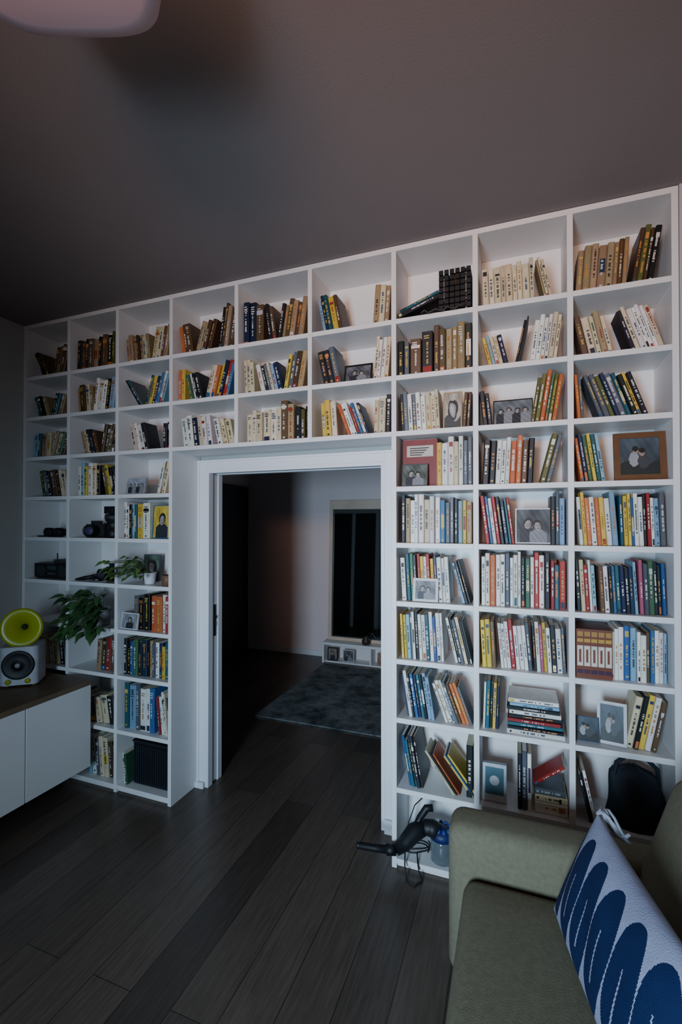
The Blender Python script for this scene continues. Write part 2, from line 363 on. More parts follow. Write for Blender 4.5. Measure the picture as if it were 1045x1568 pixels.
CELLS={
(0,0):[(.12,.5,'kkb',.62,-28),(.55,.98,'bab',.66,14)],
(0,1):[(.02,.98,'kbkbtkbkab',.74,2)],
(0,2):[(.04,.55,'tttbtct',.58,-6),(.56,.97,'ccbt',.68,10)],
(0,3):[(.02,.30,'obb',.62,-9),(.31,.68,'ttbb',.62,16),(.68,.99,'kbtb',.9,8)],
(0,4):[(.02,.32,'nnb',.82,0),(.33,.52,'kb',.74,-8),(.53,.98,'ktbtbt',.72,9)],
(0,5):[(.02,.38,'snTyb',.68,-11),(.76,.99,'tct',.66,4)],
(0,6):[(.58,.98,'kkk',.66,0)],
(0,7):[(.03,.66,'ccccccccc',.66,-2),(.66,.86,'tcc',.64,-12)],
(0,8):[(.03,.62,'ttttttbt',.70,4),(.63,.97,'babk',.86,9)],
(1,0):[(.08,.5,'Tkt',.6,-20),(.5,.9,'kTt',.6,18)],
(1,1):[(.05,.45,'tbct',.72,-5),(.46,.98,'wwwks',.85,8)],
(1,2):[(.02,.45,'kTG',.86,-34),(.46,.98,'TynBws',.78,16)],
(1,3):[(.02,.14,'oy',.82,0),(.15,.46,'gwkk',.66,-14),(.47,.99,'ccoynrB',.82,15)],
(1,4):[(.02,.2,'ccc',.75,-3),(.2,.62,'wkGcsn',.68,-14),(.64,.99,'yGbt',.82,10)],
(1,5):[(.02,.36,'kkG',.78,-12),(.76,.99,'cwwc',.86,5)],
(1,6):[(.0,.16,'kG',.74,0),(.17,.32,'b',.74,0),(.33,.48,'k',.82,0),(.49,.99,'bbtttk',.92,0)],
(1,7):[(.02,.36,'ysccn',.62,-13),(.42,.6,'kk',.86,12),(.6,.97,'wwwwcc',.84,7)],
(1,8):[(.0,.45,'bcctc',.74,-12),(.45,.98,'kcwwwwc',.82,-18)],
(2,0):[(.05,.5,'sTtc',.66,4),(.5,.95,'tcgb',.7,18)],
(2,1):[(.1,.55,'tckkb',.66,-16),(.58,.96,'babk',.74,12)],
(2,2):[(.1,.52,'cwwk',.74,-14),(.8,.97,'kk',.66,0)],
(2,3):[(.06,.6,'wwncww',.72,-7),(.6,.96,'wccc',.62,-13)],
(2,4):[(.06,.52,'ccccc',.72,0),(.52,.78,'cbt',.84,0),(.79,.99,'kak',.7,0)],
(2,5):[(.06,.3,'yyc',.78,-4),(.28,.72,'owwrBwn',.72,-20),(.76,.98,'cck',.78,2)],
(2,6):[(.02,.58,'kGwGwwccc',.76,-3),(.86,.99,'bb',.74,4)],
(2,7):[(.0,.16,'kk',.64,-6),(.6,.99,'aaogao',.9,9)],
(2,8):[(.0,.12,'oG',.84,-4),(.1,.8,'GGanGTkyk',.82,-19)],
(3,0):[(.2,.95,'gGkbkcc',.76,-12)],
(3,1):[(.1,.6,'wsywck',.86,0),(.6,.97,'aykk',.8,-12)],
(3,2):[(.66,.96,'wtc',.8,13)],
(3,6):[(.52,.99,'ywwcwGG',.93,0)],
(3,7):[(.03,.66,'kkwwwoobk',.88,3),(.7,.98,'aG',.92,14)],
(3,8):[(.0,.36,'ongyTs',.86,-8)],
(4,2):[(.04,.3,'wwksT',.9,0),(.3,.56,'yw',.92,0)],
(4,6):[(.04,.5,'ktwwwcw',.92,0),(.5,.98,'wBGGksyt',.86,0)],
(4,7):[(.0,.42,'rBwrknTr',.9,-7),(.82,.98,'kGs',.92,0)],
(4,8):[(.02,.48,'wyowoyws',.9,-4),(.48,.97,'TyyBwwkrwsG',.88,-2)],
(5,6):[(.02,.7,'wTgkrywrynwww',.88,-3),(.7,.97,'skk',.82,-15)],
(5,7):[(.02,.36,'wwowwG',.94,0),(.36,.82,'wwwkgwrwk',.94,0),(.82,.99,'rTr',.84,0)],
(5,8):[(.0,.25,'kcrws',.84,-3),(.25,.68,'bwkBTnkns',.82,-3),(.68,.97,'pGgkkB',.86,-2)],
(6,2):[(.2,.55,'Gkk',.84,0),(.62,.98,'oowr',.94,0)],
(6,6):[(.02,.62,'yysGwkwwTwBww',.9,-3),(.62,.99,'wkGckk',.88,-13)],
(6,7):[(.0,.2,'yyb',.84,-3),(.2,.62,'wwwrwwwG',.86,-5),(.6,.99,'kwpywkwG',.84,-3)],
(6,8):[(.38,.66,'wwwBs',.88,0),(.62,.97,'kwwbBwws',.86,0)],
(7,1):[(.5,.96,'tbrb',.8,4)],
(7,2):[(.05,.5,'kkBgkn',.84,0),(.5,.98,'ktGwnyTk',.84,0)],
(7,6):[(.02,.5,'nwkBnTkss',.86,-9),(.44,.99,'wwwGbooG',.78,-20)],
(7,7):[(.03,.24,'wTkyn',.84,2)],
(7,8):[(.54,.98,'ckywb',.88,11)],
(8,1):[(.05,.95,'ktGcck',.55,-10)],
(8,2):[(.04,.26,'Ts',.9,0),(.28,.66,'GwwB',.92,0),(.68,.98,'rwwck',.8,-6)],
(8,6):[(.02,.34,'BTkkk',.8,-10),(.34,.66,'cko',.74,-36),(.56,.96,'yBy',.74,-38),(.9,.99,'k',.86,0)],
(8,7):[(.44,.6,'kGw',.84,0)],
(8,8):[(.02,.24,'kkw',.7,-12)],
(9,1):[(.3,.98,'swGccbk',.8,-5)],
(9,2):[(.02,.16,'wg',.6,-5)],
(9,7):[(.1,.9,'GbktckGn',.8,0)],
(8,0):[(.1,.9,'ktGcck',.7,-10)],(7,0):[(.1,.9,'tGcwck',.7,-6)],
}
for (r,c),gs in CELLS.items():
    for g in gs: group(r,c,*g)
def flat(x,y,z,L,th,d,code,yaw=0,tilt=0):
    M=Matrix.Translation((x,y,z))@Matrix.Rotation(yaw,4,'Z')@Matrix.Rotation(-tilt,4,'Y')@Matrix(((0,0,1,0),(0,1,0,0),(-1,0,0,th),(0,0,0,1)))
    book(M,th,L,d,code)
a0,a1,z0,z1=cell(0,6)
flat(a0+.005,.03,z0+.013,.215,.022,.15,'k',0,math.radians(20))
flat(a0+.012,.028,z0+.038,.20,.014,.14,'T',0,math.radians(20))
flat(a0+.03,.026,z0,.17,.012,.14,'b',0,0)
# stack row 7 col 7
a0,a1,z0,z1=cell(7,7); zz=z0
for L,th,code,dx in ((.235,.020,'w',.0),(.225,.014,'k',.004),(.22,.015,'T',.006),(.215,.016,'r',.002),(.22,.017,'k',.008),(.21,.018,'w',.01),(.215,.016,'k',.0),(.2,.014,'s',.012),(.205,.018,'w',.006)):
    flat(a0+.115+dx,.02,zz,L,th,.17,code,U(-.03,.03)); zz+=th+.001
# stack r8 c7 (red)
a0,a1,z0,z1=cell(8,7); zz=z0
for L,th,code in ((.13,.05,'w'),(.13,.03,'c'),(.12,.025,'G')):
    flat(a0+.23,.03,zz,L,th,.15,code); zz+=th+.001
book(Matrix.Translation((a0+.225,.05,zz+.012))@Matrix.Rotation(math.radians(52),4,'Y'),.016,.15,.11,'r')
# ornate brown set (6,8)
a0,a1,z0,z1=cell(6,8); W=a1-a0
M=Matrix.Translation((a0+.004,.02,z0))
books.box(0,.135,0,.17,0,.205,rgb(110,58,38),mat=M)
for i in range(5):
    x=.004+i*.0265
    books.box(x,x+.0225,-.002,0,.05,.135,rgb(205,198,184),mat=M)
    books.box(x,x+.0225,-.002,0,.15,.165,rgb(180,142,60),mat=M)
    books.box(x,x+.0225,-.002,0,.018,.034,rgb(60,30,60),mat=M)
    books.box(x+.007,x+.015,-.003,-.002,.065,.12,rgb(120,60,40),mat=M)
    for j in range(5):
        books.box(x+.002+j*.0043,x+.004+j*.0043,-.003,-.001,.175,.195,rgb(210,170,80),mat=M)
books.obj('shelved_books',M_BOOK)
# ------------------------------------------------------------ photos & front-facing covers
def photo(name,x,z,w,h,y=.06,tilt=10,frame=(20,20,22),fw=.008,kind=0,bg=(150,150,150),yaw=0):
    t=.010
    b=MB(); M=Matrix.Translation((x,y,z+t*math.sin(math.radians(tilt))+.0005))@Matrix.Rotation(math.radians(yaw),4,'Z')@rotx(math.radians(-tilt))
    fc=rgb(*frame)
    b.box(-w/2,-w/2+fw,0,t,0,h,fc,mat=M);b.box(w/2-fw,w/2,0,t,0,h,fc,mat=M);b.box(-w/2+fw,w/2-fw,0,t,0,fw,fc,mat=M);b.box(-w/2+fw,w/2-fw,0,t,h-fw,h,fc,mat=M)
    b.box(-w/2+fw,w/2-fw,.004,t-.001,fw,h-fw,fc,mat=M)
    NX,NZ=54,46; vs=[];fs=[];cs=[]
    for j in range(NZ+1):
        for i in range(NX+1):
            vs.append((-w/2+fw+(w-2*fw)*i/NX,.0035,fw+(h-2*fw)*j/NZ))
    if kind==0: heads=[(.35,.56,.125,.3),(.64,.50,.125,-.25)]
    elif kind==1: heads=[(.5,.56,.14,.15)]
    elif kind==2: heads=[(.18,.54,.08,.1),(.40,.6,.08,-.2),(.62,.55,.08,.2),(.83,.57,.08,-.1)]
    else: heads=[]
    asp=(w-2*fw)/(h-2*fw)
    def shade(u,v):
        n=math.sin(u*9+kind*2)*math.cos(v*7+kind)*20+math.sin(u*31+v*17)*7
        col=[q+n for q in bg]
        for k,(hx,hy,hr,tl) in enumerate(heads):
            dx=(u-hx)*asp**.5; dy=v-hy
            if dy<-hr*.95:
                ww=hr*(1.0+min(1.0,(-dy-hr*.95)/hr*1.4))
                if abs(dx)<ww: col=[46,48,54] if k%2==0 else [126,126,130]; col=[c+8*math.sin(u*40+v*30) for c in col]
        for k,(hx,hy,hr,tl) in enumerate(heads):
            dx=(u-hx)*asp**.5-tl*(v-hy)*.5; dy=v-hy
            if (dx/(hr*1.12))**2+((dy-hr*.2)/(hr*1.35))**2<1: col=[34,32,33]
            if (dx/(hr*.78))**2+((dy+hr*.12)/(hr*1.05))**2<1:
                col=[158-60*max(0,dx/hr),148-58*max(0,dx/hr),142-56*max(0,dx/hr)]
                if abs(dy-hr*.02)<hr*.09 and abs(abs(dx)-hr*.33)<hr*.14: col=[60,54,52]
                if abs(dy+hr*.6)<hr*.07 and abs(dx)<hr*.3: col=[110,70,66]
        if kind==3:
            e=((u-.5)/.26)**2+((v-.52)/.24)**2+.25*math.sin(u*14+v*9)
            if v<.28+.10*math.sin(u*7): col=[66,72,70]
            elif e<.8: col=[176-50*e,172-50*e,170-46*e]
            elif e<1.5: col=[50,52,54]
        if kind==4:   # couple in a landscape
            col=[40+30*v+n*.5,48+34*v+n*.5,54+38*v+n*.5]
            if v<.3+.08*math.sin(u*8): col=[34,40,38]
            for (cx,cy,rx,ry,cc) in ((.36,.42,.13,.2,(150,150,152)),(.60,.36,.15,.2,(60,62,66)),(.40,.66,.075,.095,(150,128,114)),(.56,.6,.075,.095,(150,128,114))):
                if ((u-cx)/rx)**2+((v-cy)/ry)**2<1: col=list(cc)
            if ((u-.40)/.085)**2+((v-.71)/.075)**2<1 or ((u-.57)/.085)**2+((v-.66)/.07)**2<1: col=[30,26,24]
        return rgb(*[min(245,max(8,q)) for q in col])
    for j in range(NZ):
        for i in range(NX):
            k=j*(NX+1)+i; fs.append((k,k+1,k+NX+2,k+NX+1)); cs.append(shade((i+.5)/NX,(j+.5)/NZ))
    b.mesh(vs,fs,mat=M,cols=cs)
    a=math.radians(tilt)
    b.poly([(-.01,t,0.6*h),(.01,t,.6*h),(.012,t+.55*h*math.sin(a)+.01,h*.06+.012),(-.012,t+.55*h*math.sin(a)+.01,h*.06+.012)],fc,mat=M)
    return b.obj(name,M_ATTR)
def C(r,c,u): 
    a0,a1,z0,z1=cell(r,c); return a0+(a1-a0)*u,z0+.001
x,z=C(1,5,.55); photo('framed_photo',x,z,.15,.10,.05,12,kind=0,bg=(90,90,95))
x,z=C(2,7,.40); photo('framed_photo',x,z,.17,.12,.05,10,kind=2,fw=.004,bg=(100,104,108))
x,z=C(2,6,.73); photo('framed_photo',x,z,.088,.18,.05,5,(176,146,110),.006,3,(166,156,140))
x,z=C(3,2,.24); photo('framed_photo',x,z,.15,.10,.04,10,(160,160,165),.005,2,(150,155,165))
x,z=C(3,6,.22); photo('framed_photo',x,z,.125,.11,.04,10,(80,80,86),.004,0,(84,90,84))
x,z=C(4,7,.63); photo('framed_photo',x,z,.15,.16,.04,8,(200,200,203),.006,0,(70,75,80))
x,z=C(5,6,.38); photo('framed_photo',x,z,.12,.11,.012,8,(205,205,208),.012,0,(110,110,115))
x,z=C(6,2,.2); photo('framed_photo',x,z,.13,.10,.012,8,(205,205,208),.006,1,(140,140,145))
x,z=C(7,8,.40); photo('framed_photo',x,z,.11,.17,.045,14,(190,190,194),.012,4,(80,100,120),-10)
x,z=C(7,8,.13); photo('framed_photo',x,z,.10,.10,.04,18,(40,60,90),.004,4,(60,80,100))
x,z=C(4,2,.79); photo('framed_photo',x,z,.135,.2,.03,4,(40,96,140),.004,1,(196,170,70))
x,z=C(3,8,.72); photo('wooden_picture_frame',x,z,.19,.205,.05,8,(100,64,36),.024,4,(44,50,56))
# red album (3,6)
b=MB(); a0,a1,z0,z1=cell(3,6)
AM=Matrix.Translation((a0+.012,.085,z0))
b.prism([(0,0),(.17,0),(.17,.03),(0,.03)],0,.235,rgb(116,32,34),mat=AM)
b.box(.004,.166,.003,.027,.2352,.2362,rgb(215,205,190),mat=AM)
b.box(.02,.15,-.001,0,.15,.205,rgb(186,178,166),mat=AM)
for j in range(4): b.box(.035,.13-.012*j,-.002,-.001,.19-j*.011,.195-j*.011,rgb(60,40,40),mat=AM)
b.obj('photo_album',M_ATTR)
photo('framed_photo',-2.02,.021,.13,.15,2.915,6,(30,30,34),.012,1,(130,120,110))
photo('framed_photo',-1.82,.021,.14,.14,2.915,6,(190,190,190),.01,0,(90,90,95))
photo('framed_photo',-1.40,.021,.14,.14,2.915,6,(170,130,105),.01,1,(150,110,90))
# ------------------------------------------------------------ objects in cells
def camera_obj(name,x,y,z,s=1,yaw=0):
    b=MB(); M=Matrix.Translation((x,y,z))@Matrix.Rotation(yaw,4,'Z')@Matrix.Scale(s,4)
    b.prism([(-.07,-.02),(-.062,-.028),(.062,-.028),(.07,-.02),(.07,.02),(-.07,.02)],0,.085,rgb(24,25,28),mat=M)
    b.prism([(-.03,-.03),(.03,-.03),(.024,.015),(-.024,.015)],.085,.108,rgb(28,29,32),mat=M)
    b.prism([(.045,-.04),(.068,-.04),(.068,-.02),(.045,-.02)],0.002,.08,rgb(20,20,22),mat=M)
    L=M@Matrix.Translation((-.005,-.028,.043))@Matrix.Rotation(math.radians(90),4,'X')
    b.lathe([(.038,0),(.038,.02),(.034,.022),(.034,.05),(.037,.052),(.037,.075),(.032,.077),(.028,.062),(.001,.06)],rgb(18,18,20),mat=L,seg=28)
    b.lathe([(.026,.0625),(.001,.068)],rgb(60,50,90),mat=L,seg=24)
    D=M@Matrix.Translation((.05,0,.085)); b.lathe([(.012,0),(.012,.008),(.001,.009)],rgb(60,60,62),mat=D,seg=20)
    return b.obj(name,M_ATTR)
x,z=C(4,1,.3); camera_obj('film_camera',x,.12,z,1.0,.3)
b=MB(); x,z=C(4,1,.72)
M=Matrix.Translation((x,.10,z))
b.lathe([(.044,0),(.048,.004),(.048,.05),(.042,.054),(.042,.1),(.052,.108),(.055,.15),(.03,.152),(.001,.152)],rgb(22,23,26),mat=M)
b.lathe([(.0535,.118),(.057,.12),(.057,.14),(.0535,.142)],rgb(50,52,55),mat=M)
b.prism([(-.055,-.03),(.055,-.03),(.055,.03),(-.055,.03)],.153,.2,rgb(24,25,28),mat=M)
b.obj('telephoto_lens',M_ATTR)
x,z=C(5,1,.72); camera_obj('film_camera',x,.12,z,1.05,-.2)
b=MB(); x,z=C(4,0,.55)
for sx in(-1,1):
    Mx=Matrix.Translation((x+sx*.045,.09,z+.031))@Matrix.Rotation(math.radians(90),4,'X')
    b.lathe([(.022,-.05),(.024,-.04),(.024,.0),(.03,.02),(.03,.06),(.026,.061),(.001,.055)],rgb(20,22,25),mat=Mx,seg=24)
b.box(x-.045,x+.045,.06,.1,z+.025,z+.04,rgb(25,27,30))
b.tube([(x-.09,.05,z+.005),(x-.13,.03,z+.005),(x-.1,.015,z+.005),(x-.03,.02,z+.005),(x+.06,.012,z+.005),(x+.1,.04,z+.005)],.004,rgb(18,18,20))
b.obj('binoculars',M_ATTR)
b=MB(); x,z=C(5,1,.3)
b.tube([(x-.09,.03,z+.008),(x-.05,.02,z+.012),(x,.02,z+.02),(x+.04,.05,z+.03),(x+.05,.09,z+.012)],[.006,.01,.014,.012,.008],rgb(22,24,26))
b.tube([(x-.06,.06,z+.009),(x,.1,z+.022),(x+.03,.06,z+.012)],[.008,.02,.01],rgb(30,36,40)); b.obj('camera_strap',M_ATTR)
b=MB(); x,z=C(5,0,.52)
b.prism([(-.17,0),(-.165,-.006),(.165,-.006),(.17,0),(.17,.14),(-.17,.14)],.006,.10,rgb(24,25,28),mat=Matrix.Translation((x,.05,z)))
for sx in(-.1,.1):
    b.lathe([(.04,0),(.042,.003),(.034,.004),(.001,.001)],rgb(42,44,48),mat=Matrix.Translation((x+sx,.044,z+.052))@Matrix.Rotation(math.radians(90),4,'X'),seg=28)
b.box(x-.04,x+.04,.0425,.0445,z+.06,z+.085,rgb(50,66,70)); 
for k in range(5): b.box(x-.035+k*.015,x-.025+k*.015,.041,.0445,z+.03,z+.038,rgb(90,92,96))
for sx in(-.15,.15): b.box(x+sx-.01,x+sx+.01,.06,.16,z,z+.0065,rgb(15,15,15))
b.box(x-.03,x+.13,.08,.17,z+.101,z+.125,rgb(60,62,64)); b.tube([(x+.02,.07,z+.112),(x+.02,.07,z+.17)],.004,rgb(60,62,66))
b.obj('stereo_receiver',M_ATTR)
b=MB(); a0,a1,z0,z1=cell(9,2)
b.box(a0+.085,a1-.02,.05,.2,z0+.008,z0+.26,rgb(24,26,30))
for k in range(17):
    xx=a0+.095+k*.0165
    b.box(xx,xx+.009,.04,.0505,z0+.02,z0+.25,rgb(32,36,42))
b.box(a0+.08,a1-.015,.045,.205,z0+.26,z0+.272,rgb(30,32,36)); b.box(a0+.09,a1-.03,.06,.19,z0,z0+.0085,rgb(12,12,12))
b.obj('ribbed_speaker',M_ATTR)
b=MB(); a0,a1,z0,z1=cell(0,6)
b2x=a0+.20
for i in range(6):
    for j in range(7):
        bx=b2x+.003+i*.025; bz=z0+.008+j*.0275
        b.box(bx,bx+.02,.004,.0165,bz,bz+.021,rgb(22,26,30))
b.tube([(a0+.12,-.012,z0-.002)]+[(a0+.12+k*.018,-.012-.006*(k%2),z0+.004+.008*math.sin(k*2)) for k in range(1,12)],.005,rgb(30,26,24))
b.obj('woven_case',M_ATTR)
b=MB(); a0,a1,z0,z1=cell(8,7)
Md=Matrix.Translation((a0+.06,.04,z0+.0055))@rotx(math.radians(-8))
b.prism([(-.052,0),(.052,0),(.052,.03),(-.052,.03)],0,.16,rgb(190,198,204),mat=Md)
b.box(-.04,.04,-.002,0,.03,.145,rgb(70,110,124),mat=Md); b.lathe([(.02,0),(.022,.002),(.001,.004)],rgb(200,204,208),mat=Md@Matrix.Translation((0,-.002,.09))@Matrix.Rotation(math.radians(90),4,'X'),seg=24)
b.obj('digital_clock',M_ATTR,bevel=.003)
# shoulder bag (8,8)
a0,a1,z0,z1=cell(8,8)
b=MB(); xc=a0+.235; vs=[];fs=[]
NU,NV=28,16
for j in range(NV+1):
    v=j/NV
    for i in range(NU):
        t=2*math.pi*i/NU
        ex=.11*(1-.30*v**2)*(1-.9*max(0,v-.86)/.14); ey=.085*(1-.72*v)*(1-.9*max(0,v-.9)/.1)
        cx=math.copysign(abs(math.cos(t))**.7,math.cos(t)); sy=math.copysign(abs(math.sin(t))**.7,math.sin(t))
        vs.append((xc+ex*cx+.008*math.sin(v*5),.115+ey*sy+.006*math.sin(t*5+v*8),z0+.002+.24*v))
for j in range(NV):
    for i in range(NU):
        i2=(i+1)%NU; fs.append((j*NU+i,j*NU+i2,(j+1)*NU+i2,(j+1)*NU+i))
fs.append(tuple(range(NU-1,-1,-1))); fs.append(tuple(NV*NU+i for i in range(NU)))
b.mesh(vs,fs,rgb(28,40,52),smooth=True)
b.tube([(xc-.08,.1,z0+.17),(xc-.07,.09,z0+.25),(xc-.03,.09,z0+.285),(xc+.04,.09,z0+.28),(xc+.08,.1,z0+.24),(xc+.085,.1,z0+.16)],.009,rgb(24,34,44))
b.obj('shoulder_bag',M_CHARC)
# handheld vacuum (9,6)
vac=empty('handheld_vacuum')
a0,a1,z0,z1=cell(9,6)
b=MB()
b.tube([(-.715,-.05,.100),(-.70,-.05,.101),(-.62,-.05,.108),(-.57,-.05,.114),(-.565,-.05,.115),(-.525,-.046,.122)],[.013,.016,.017,.018,.025,.026],rgb(18,20,22),seg=16)
b.tube([(-.525,-.046,.122),(-.49,-.02,.14),(-.455,.03,.17),(-.41,.06,.19)],[.028,.034,.042,.036],rgb(26,28,32),seg=20)
b.tube([(-.45,.05,.18),(-.43,.06,.23),(-.40,.07,.275),(-.37,.075,.28)],[.018,.016,.018,.016],rgb(22,24,27),seg=14)
b.tube([(-.41,.06,.19),(-.37,.055,.195),(-.34,.05,.185)],[.034,.04,.04],rgb(24,26,30),seg=16)
b.obj('body',M_ATTR,vac)
BX=-.325
b=MB(); b.lathe([(.05,0),(.055,.004),(.055,.10),(.05,.105)],mat=Matrix.Translation((BX,.07,z0+.001)),seg=32); b.obj('dust_bin',M_CLEAR,vac)
b=MB(); 
b.lathe([(.03,0.006),(.022,.095),(.001,.096)],rgb(60,66,72),mat=Matrix.Translation((BX,.07,z0+.001)),seg=24)
b.lathe([(.056,0),(.062,.004),(.062,.03),(.04,.045),(.001,.05)],rgb(22,36,90),mat=Matrix.Translation((BX,.07,z0+.108)),seg=32)
for k in range(10):
    a=k*math.pi/5; b.lathe([(.012,0),(.008,.02),(.001,.022)],rgb(40,60,130),mat=Matrix.Translation((BX+.038*math.cos(a),.07+.038*math.sin(a),z0+.140)),seg=12)
b.obj('cyclone_head',M_ATTR,vac)
b=MB()
pts=[]
for k in range(40):
    t=k/39*math.pi*4.2; rr=.05+.012*math.sin(k*.7)
    pts.append((-.45+rr*math.cos(t)*1.05,.085+rr*math.sin(t)*.9,z0+.006+.0009*k))
b.tube(pts,.0035,rgb(20,20,22),seg=6)
b.tube([(-.48,.1,z0+.02),(-.50,.12,.15),(-.47,.13,.24),(-.43,.12,.29),(-.45,.12,.32)],.003,rgb(20,20,22),seg=6)
b.tube([(-.48,.06,z0+.04),(-.49,.0,.1),(-.485,-.03,.05),(-.47,-.06,.004),(-.43,-.08,.004),(-.4,-.04,.004),(-.42,-.02,.03),(-.43,.0,.055),(-.44,.04,z0+.02)],.0035,rgb(20,20,22),seg=6)
b.obj('cable',M_ATTR,vac)
# ------------------------------------------------------------ plants
def leaf(b,base,d,n,L,W,col,droop=.5):
    base=Vector(base); d=Vector(d).normalized(); n=Vector(n); s=d.cross(n)
    if s.length<.05: s=d.cross(Vector((1,0,0)))
    s.normalize(); n=s.cross(d).normalized()
    K=7; prof=[0,.62,.92,1.0,.86,.56,.25,0]
    vs=[];fs=[];cs=[]; p=base.copy(); dd=d.copy()
    for i in range(K+1):
        w=W/2*prof[i]; vs+= [p-s*w+n*w*.35,p.copy(),p+s*w+n*w*.35]
        dd=(dd+Vector((0,0,-droop/K))).normalized(); p=p+dd*(L/K)
    for i in range(K):
        a=i*3
        fs+=[(a,a+1,a+4,a+3),(a+1,a+2,a+5,a+4)]; cs+=[col,tuple(q*1.15 for q in col)]
    b.mesh(vs,fs,cols=cs,smooth=True)
def plant(name,x,y,z,potr,poth,n,spread,lsize,bias,potcol,zr,gcol,xlim):
    e=empty(name)
    b=MB(); b.lathe([(potr*.72,0),(potr*.78,.003),(potr,poth),(potr*.92,poth),(potr*.88,poth-.012),(.001,poth-.012)],potcol,mat=Matrix.Translation((x,y,z)),seg=28); b.obj('pot',M_ATTR,e)
    b=MB(); top=Vector((x,y,z+poth))
    for i in range(n):
        a=U(0,2*math.pi); rr=spread*math.sqrt(R())
        tip=Vector((x+rr*math.cos(a)+bias[0]*U(.2,1),y+bias[1]*U(.3,1)+rr*math.sin(a)*.3,z+poth+U(zr[0],zr[1])))
        if tip.y>.14: tip.y=.14
        out=(tip.x<xlim[0]+lsize or tip.x>xlim[1]-lsize or tip.z<z+.05)
        if out and tip.y>-.05: tip.y=-.05-.05*R()
        mid=(top+tip)/2+Vector((0,-.01,.03))
        if out: mid=Vector((top.x*.75+tip.x*.25,-.03,max(tip.z,z+poth)+.01))
        b.tube([top+Vector((U(-.01,.01),U(-.01,.01),-.01)),mid,tip],.0016,rgb(60,84,46),seg=5)
        dr=(tip-top); dr.z*=.3; dr.y=min(dr.y,-.02); dr=dr+Vector((U(-.05,.05),-.06,U(-.06,.02)))
        g=U(.55,1.45); col=tuple(q*g for q in gcol)
        leaf(b,tip,dr,(0,-.55,.8),lsize*U(.6,1.2),lsize*U(.45,.7),col,U(.5,1.1))
    b.obj('leaves',M_ATTR,e)
plant('potted_pothos',-2.48,.07,ZS[7]+T/2+.001,.055,.10,84,.17,.09,(-.01,-.14),rgb(170,170,172),(-.14,.11),rgb(52,84,44),(XD[1]+.02,XD[2]-.02))
plant('potted_ivy',-2.10,.07,ZS[6]+T/2+.001,.038,.07,48,.12,.055,(-.13,-.10),rgb(220,220,222),(-.03,.10),rgb(80,110,50),(XD[2]+.02,XD[3]-.02))
b=MB(); x,z=C(5,2,.86); b.lathe([(.028,0),(.034,.004),(.036,.06),(.033,.062),(.03,.012),(.001,.01)],rgb(120,84,60),mat=Matrix.Translation((x,.06,z)),seg=24); b.obj('terracotta_cup',M_ATTR)
x,z=C(5,2,.2); photo('framed_photo',x+.02,z,.13,.17,.17,5,(70,80,90),.006,3,(90,110,100))
x,z=C(5,2,.88); photo('framed_photo',x-.02,z,.10,.16,.17,5,(150,100,70),.006,3,(180,136,90))
# ------------------------------------------------------------ floating cabinet + speaker
cab=empty('floating_cabinet')
CX0,CX1,CY0,CY1,CZ0,CZ1=XL+.002,-2.46,-3.2,-.035,.150,.655
b=MB(); b.box(CX0,CX1-.02,CY0,CY1,CZ0,CZ1); b.obj('carcass',M_SHELF,cab,bevel=.002)
y=CY1-.001; k=0
while y>CY0+.3:
    sbox('door_panel_%d'%k,(CX1-.0195,CX1,y-.404,y,CZ0-.001,CZ1-.004),M_SHELF,cab,bevel=.0015); y-=.41; k+=1
b=MB(); b.box(CX0,CX1+.006,CY0-.005,CY1+.004,CZ1+.0005,CZ1+.028); b.obj('wood_top',M_TOP,cab,bevel=.002)
ct=CZ1+.029
sp=empty('bookshelf_speaker')
SPM=Matrix.Translation((-2.80,-.22,ct))@Matrix.Rotation(math.radians(38),4,'Z')
b=MB()
def rrect(hw,hd,r,n=6):
    out=[]
    for cx,cy,a0_ in ((hw-r,-hd+r,-90),(hw-r,hd-r,0),(-hw+r,hd-r,90),(-hw+r,-hd+r,180)):
        for k in range(n+1):
            a=math.radians(a0_+90*k/n); out.append((cx+r*math.cos(a),cy+r*math.sin(a)))
    return out
b.prism(rrect(.10,.09,.03),.012,.235,rgb(180,182,188),mat=SPM,smooth=True)
for sx in(-.07,.07):
    b.lathe([(.012,0),(.014,.012)],rgb(150,140,60),mat=SPM@Matrix.Translation((sx,-.05,0)),seg=14); b.lathe([(.012,0),(.014,.012)],rgb(150,140,60),mat=SPM@Matrix.Translation((sx,.05,0)),seg=14)
F=SPM@Matrix.Translation((0,-.0905,.13))@Matrix.Rotation(math.radians(90),4,'X')
b.lathe([(.085,-.003),(.085,.004),(.076,.007),(.066,.004),(.04,-.0),(.03,.002),(.016,.012),(.001,.016)],rgb(22,23,26),mat=F,seg=40)
b.lathe([(.013,.0135),(.001,.019)],rgb(150,150,150),mat=F,seg=20)
for sx in(-.05,.05): b.lathe([(.013,-.002),(.015,.006),(.001,.008)],rgb(160,164,40),mat=SPM@Matrix.Translation((sx,-.0905,.035))@Matrix.Rotation(math.radians(90),4,'X'),seg=16)
b.obj('cabinet_box',M_ATTR,sp)
b=MB()
F=SPM@Matrix.Translation((-.0,.0,.335))@Matrix.Rotation(math.radians(84),4,'X')
b.lathe([(.001,-.075),(.03,-.07),(.055,-.045),(.085,-.01),(.108,.02),(.116,.034),(.112,.044),(.098,.046),(.07,.036),(.045,.014),(.024,-.01),(.018,-.02)],mat=F,seg=48)
b.lathe([(.035,.22),(.03,.235),(.02,.25)],mat=SPM,seg=20); b.lathe([(.05,.2352),(.04,.242),(.02,.255),(.001,.256)],mat=SPM,seg=24)
b.obj('horn',M_LIME,sp)
